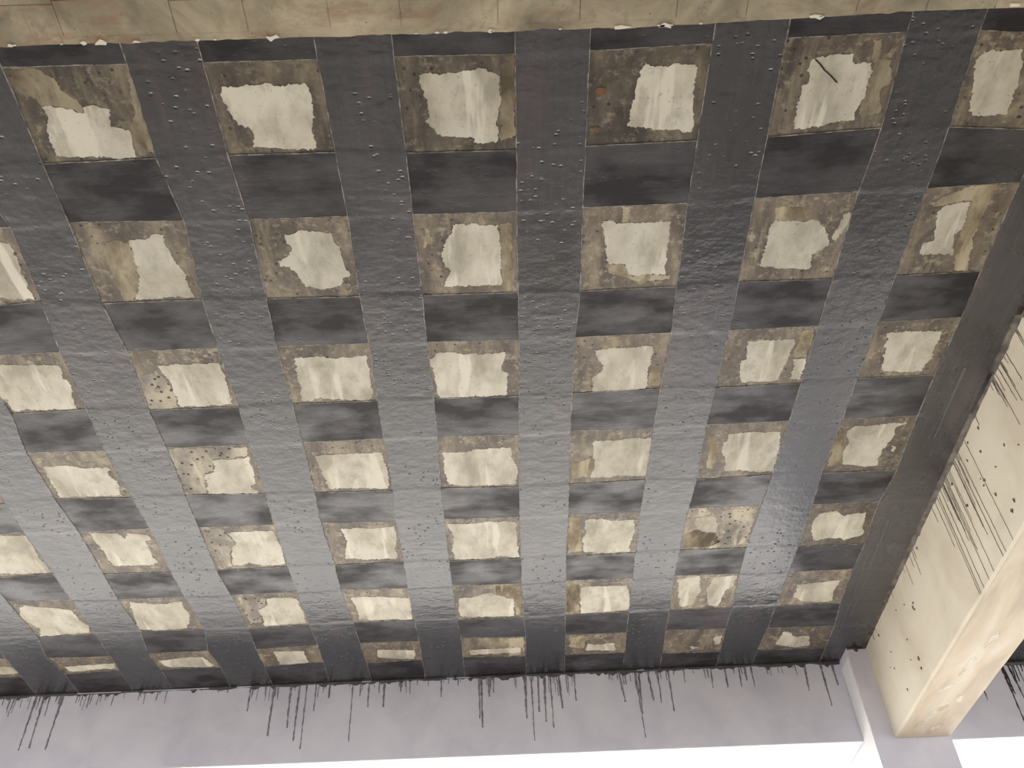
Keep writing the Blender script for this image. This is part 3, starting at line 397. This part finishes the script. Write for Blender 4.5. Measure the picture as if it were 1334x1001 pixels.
def sheet(name, mat, fa, fb, t0, t1, n, m, zf, swap, tone, seed, jag=.0):
    bm=bmesh.new(); R=[]
    ts=[t0+(t1-t0)*i/n for i in range(n+1)]
    for t in ts:
        a,b_=fa(t),fb(t)
        a+=jag*noise.noise(Vector((t*12,seed,0))); b_+=jag*noise.noise(Vector((t*12,seed+9,0)))
        row=[]
        for j in range(m+1):
            s=a+(b_-a)*j/m; x,y=(t,s) if swap else (s,t)
            row.append(bm.verts.new((x,y,SOF-zf(x,y))))
        top=[bm.verts.new((v.co.x,v.co.y,SOF-.0003)) for v in (row[0],row[-1])]
        side=[bm.verts.new(v.co) for v in (row[0],row[-1])]
        R.append((row,top,side))
    for (p,pt,ps),(q,qt,qs) in zip(R,R[1:]):
        for j in range(m): bm.faces.new((p[j],p[j+1],q[j+1],q[j]))
        bm.faces.new((ps[0],qs[0],qt[0],pt[0])); bm.faces.new((ps[1],qs[1],qt[1],pt[1]))
    for f in bm.faces:
        f.normal_update()
        if abs(f.normal.z)>.5 and f.normal.z>0: f.normal_flip()
    return link(name, bm, mat, None, True, tone, recalc=False)
rr = random.Random(21)
CY=[]
for i in range(8):
    if i==0: lo=lambda x: NB_Y+.006-.029*max(0,x-.45)
    else: lo=(lambda p: (lambda x: interp(p,x)))(row_edge(i,1))
    if i==7: hi=lambda x: FACE_Y-.002
    else: hi=(lambda p: (lambda x: interp(p,x)))(row_edge(i+1,0))
    CY.append((lo,hi))
ords=['butting the far beam','second from the far beam','third from the far beam','fourth from the far beam','fifth from the far beam','third from the raw near beam','next after the one along the raw near beam','half hidden by the raw near beam']
for i,(lo,hi) in enumerate(CY):
    o=sheet('carbon_fibre_strip', M['cross'], lo, hi, -4.5, 2.36, 220, 6, lambda x,y: T1, True, [1.0,.9,.95,.95,.95,1.0,1.05,1.1][i], i, .003)
    thing(o, 'dark crosswise carbon fibre strip, '+ords[7-i], 'strip', 'crosswise carbon fibre strips on the slab')
    for sd,f in ((0,lo),(1,hi)):
        if (i==0 and sd==0) or (i==7 and sd==1): continue
        e=sheet('edge_thread', M['thread'], (lambda f:(lambda t:f(t)-.0018))(f), (lambda f:(lambda t:f(t)+.0018))(f), -4.5, 2.36, 220, 1, lambda x,y: T1+.0006, True, 1, i, .003)
        e.parent=o
gaps=[(COLS[i],COLS[i+1]) for i in range(len(COLS)-1)]+[('F',None)]
lab=['leftmost, mostly out of the picture','running off the bottom left corner','crossing the lower left picture edge','left of the leftmost top-row cell','between first and second top-row cells','between second and third top-row cells','between third and fourth top-row cells','between fourth and fifth top-row cells','between fifth and sixth top-row cells','widest and smoothest, hugging the cream right-hand beam']
def over_cross(y,x):
    d=1e9
    for lo,hi in CY:
        a,b_=lo(x),hi(x)
        if a<=y<=b_: return 1.0
        d=min(d,abs(y-a),abs(y-b_))
    return max(0.,1-d/.02)
for gi,(a,b_) in enumerate(gaps):
    pa=edge_pts(1,a); fa=(lambda p:(lambda t:interp(p,t)))(pa)
    if b_: pb=edge_pts(0,b_); fb=(lambda p:(lambda t:interp(p,t)))(pb)
    else: fb=lambda t: rb_x(t)-.022-.012*max(0,min(1,(5.4-t)/3))
    zf=lambda x,y: T1+(T2-T1)*over_cross(y,x)+.0004
    o=sheet('carbon_fibre_strip', M['long'] , fa, fb, NB_Y+.008-(.012 if gi>=8 else 0), FACE_Y-.003, 480, 8, zf, False, 1.35 if b_ is None else rr.uniform(.95,1.05), 30+gi, .003)
    thing(o, 'glossy lengthwise carbon fibre strip, '+lab[gi], 'strip', 'lengthwise carbon fibre strips on the slab')
    for sd,f in ((0,fa),(1,fb)):
        if b_ is None and sd==1: continue
        e=sheet('edge_thread', M['thread'], (lambda f:(lambda t:f(t)-.0016))(f), (lambda f:(lambda t:f(t)+.0016))(f), NB_Y+.01-(.012 if gi>=8 else 0), FACE_Y-.003, 240, 1, lambda x,y: zf(x,y)+.0007, False, 1, 30+gi, .003)
        e.parent=o
    if b_ is None:
        for (ya,yb,dx,w_) in ((3.05,3.55,.13,.010),(4.25,5.3,.09,.004),(4.6,5.6,.05,.003)):
            bm=bmesh.new(); box(bm, -w_/2,w_/2, 0,1,-.003,0)
            for v in bm.verts:
                t=v.co.y; y=ya+(yb-ya)*t; v.co=Vector((fa(y)+dx+v.co.x*(1-.5*t), y, SOF-T2-.0005+v.co.z*.5))
            link('resin_ridge', bm, M['ridge'], o)
# strips of the next bay, beyond the right beam
bm=bmesh.new(); box(bm,2.82,6.5,5.62,FACE_Y+.115,SOF-.003,SOF+.001); o=link('carbon_fibre_strip',bm,M['cross'])
thing(o,'dark carbon fibre strip in the next bay, against its far beam','strip','carbon fibre strips of the next bay')
for x0,l in ((2.82,'hugging the hidden side of the cream beam'),(3.40,'dark corner at the right picture edge')):
    bm=bmesh.new(); box(bm,x0,x0+.32,1.2,FACE_Y+.112,SOF-.006,SOF+.001); o=link('carbon_fibre_strip',bm,M['long'])
    thing(o,'lengthwise carbon fibre strip in the next bay, '+l,'strip','carbon fibre strips of the next bay')

# brown resin squeezed out between the last strip and the cream beam, and onto the beams
bm=bmesh.new(); rr=random.Random(3); n=260; prev=None
for i in range(n+1):
    y=1.1+(5.73-1.1)*i/n; xl=rb_x(y)-.05; xr=rb_x(y)-.001
    z2=SOF-.010-.010*abs(noise.noise(Vector((y*7,1,0))))-.014*max(0,noise.noise(Vector((y*19,4,0))))
    row=[bm.verts.new(p) for p in ((xl,y,SOF-.0012),(xr,y,SOF-.0012),(xr-.002-.002*(y>0),y,z2),(xr+.004,y,z2-.001))]
    if prev:
        for j in range(3): bm.faces.new((prev[j],prev[j+1],row[j+1],row[j]))
    prev=row
link('resin_smear', bm, M['smear'], right, True)
def far_smear(x0,x1,yf,par,seed):
    bm=bmesh.new(); prev=None; n=int((x1-x0)/.008)
    for i in range(n+1):
        x=x0+(x1-x0)*i/n
        k=.012+.020*abs(noise.noise(Vector((x*6,seed,0))))+.035*max(0,noise.noise(Vector((x*28,seed,2))))
        row=[bm.verts.new(p) for p in ((x,yf-.004,SOF-.004),(x,yf-.003,SOF-k),(x,yf+.001,SOF-k-.002))]
        if prev:
            for j in range(2): bm.faces.new((prev[j],prev[j+1],row[j+1],row[j]))
        prev=row
    link('resin_smear', bm, M['run'], par, True)
far_smear(-6,2.31,FACE_Y,far,1.5); far_smear(2.80,6,FACE_Y+.12,far2,7.5)
for x0,L in ((-2.95,.30),(-2.5,.45),(-1.86,.10),(-.35,.09),(-.42,.05),(.9,.05),(-1.0,.06)):
    bm=bmesh.new(); box(bm,x0,x0+L,FACE_Y-.006,FACE_Y,SOF-.013,SOF-.008); link('filler_line',bm,M['far_paint'],far)

far_smear(2.316,2.46,5.735,col_,3.1)
def run_mesh(L, w, dx, seed):
    """one dried run of resin: top at the origin, in the plane x/z, bead at the end"""
    bm=bmesh.new(); prev=None; n=max(3,int(L/.018)); r2=random.Random(seed)
    for i in range(n+1):
        f=i/n; ww=w*(1-.5*f)*r2.uniform(.55,1.3)*(1.25 if f>.93 else 1)*.5; cx=dx*f+r2.uniform(-.0018,.0018); z=-L*f
        row=[bm.verts.new(p) for p in ((cx-ww,0,z),(cx,-.0022,z),(cx+ww,0,z))]
        if prev:
            for j in range(2): bm.faces.new((prev[j],prev[j+1],row[j+1],row[j]))
        prev=row
    return bm
rr=random.Random(17)
runs=[(x,dx*.5,L,rr.uniform(.012,.020)) for x,dx,L in FAR_RUNS]
for (a,b_,cnt,lm) in ((-3.45,-2.75,26,.13),(-2.7,-2.3,10,.10),(-1.75,-1.2,18,.13),(-1.1,-.65,14,.12),(-.25,0,7,.13),(0,.55,22,.17),(.7,1.25,22,.15),(1.25,2.25,12,.09),(-.65,-.25,6,.06),(-2.3,-1.8,5,.05)):
    for _ in range(cnt): runs.append((rr.uniform(a,b_),rr.uniform(-.005,.005),rr.uniform(.03,lm),rr.uniform(.006,.012)))
for i,(x,dx,L,w_) in enumerate(runs):
    o=link('resin_run', run_mesh(L,w_,dx,i), M['runfar'], far); o.location=(x,FACE_Y-.0003,SOF-.006)
for i in range(38):
    L=rr.choice((.08,.15,.25,.4))*rr.uniform(.7,1.15); o=link('resin_run', run_mesh(L,rr.uniform(.008,.018),rr.uniform(-.02,.02),i+900), M['run'], far2); o.location=(rr.uniform(3.25,4.4),FACE_Y+.1197,SOF-.006)
runs=[(y,L,rr.uniform(.005,.009)) for y,L in RIGHT_RUNS]
for (a,b_,cnt,lm) in ((3.65,4.1,13,.4),(3.0,3.25,7,.2),(2.6,3.0,8,.3),(4.5,4.8,4,.1),(5.0,5.6,4,.05)):
    for _ in range(cnt): runs.append((rr.uniform(a,b_),rr.uniform(.03,lm),rr.uniform(.003,.006)))
for i,(y,L,w_) in enumerate(runs):
    L=min(L,.615); bm=run_mesh(L,w_,rr.uniform(-.006,.006),i+300)
    for v in bm.verts:                  # lay the run onto the skewed, slightly battered beam side
        yy=y-v.co.x; zz=SOF-.012+v.co.z; d=v.co.y
        v.co=Vector((rb_x(yy)-.0008-.006*(SOF-zz)/.622+d*.8, yy, zz))
    link('resin_run', bm, M['runright'], right)
# small chips and scratches on the cream face
for i in range(34):
    y=rr.choice((rr.uniform(3.1,3.6),rr.uniform(4.6,5.65),rr.uniform(3.2,5.6))); z=SOF-rr.uniform(.03,.58); a=rr.uniform(.003,.010)
    bm=bmesh.new(); pts=[(a*math.cos(2*math.pi*k/6)*rr.uniform(.4,1.3),a*math.sin(2*math.pi*k/6)*rr.uniform(.5,1.8)) for k in range(6)]
    xx=rb_x(y)-.0045-.006*(SOF-z)/.63
    A=[bm.verts.new((xx,y+p,z+q)) for p,q in pts]; B=[bm.verts.new((xx+.01,y+p,z+q)) for p,q in pts]
    bm.faces.new(A)
    for k in range(6): bm.faces.new((A[k],A[(k+1)%6],B[(k+1)%6],B[k]))
    link('paint_chip', bm, M['smear'], right)
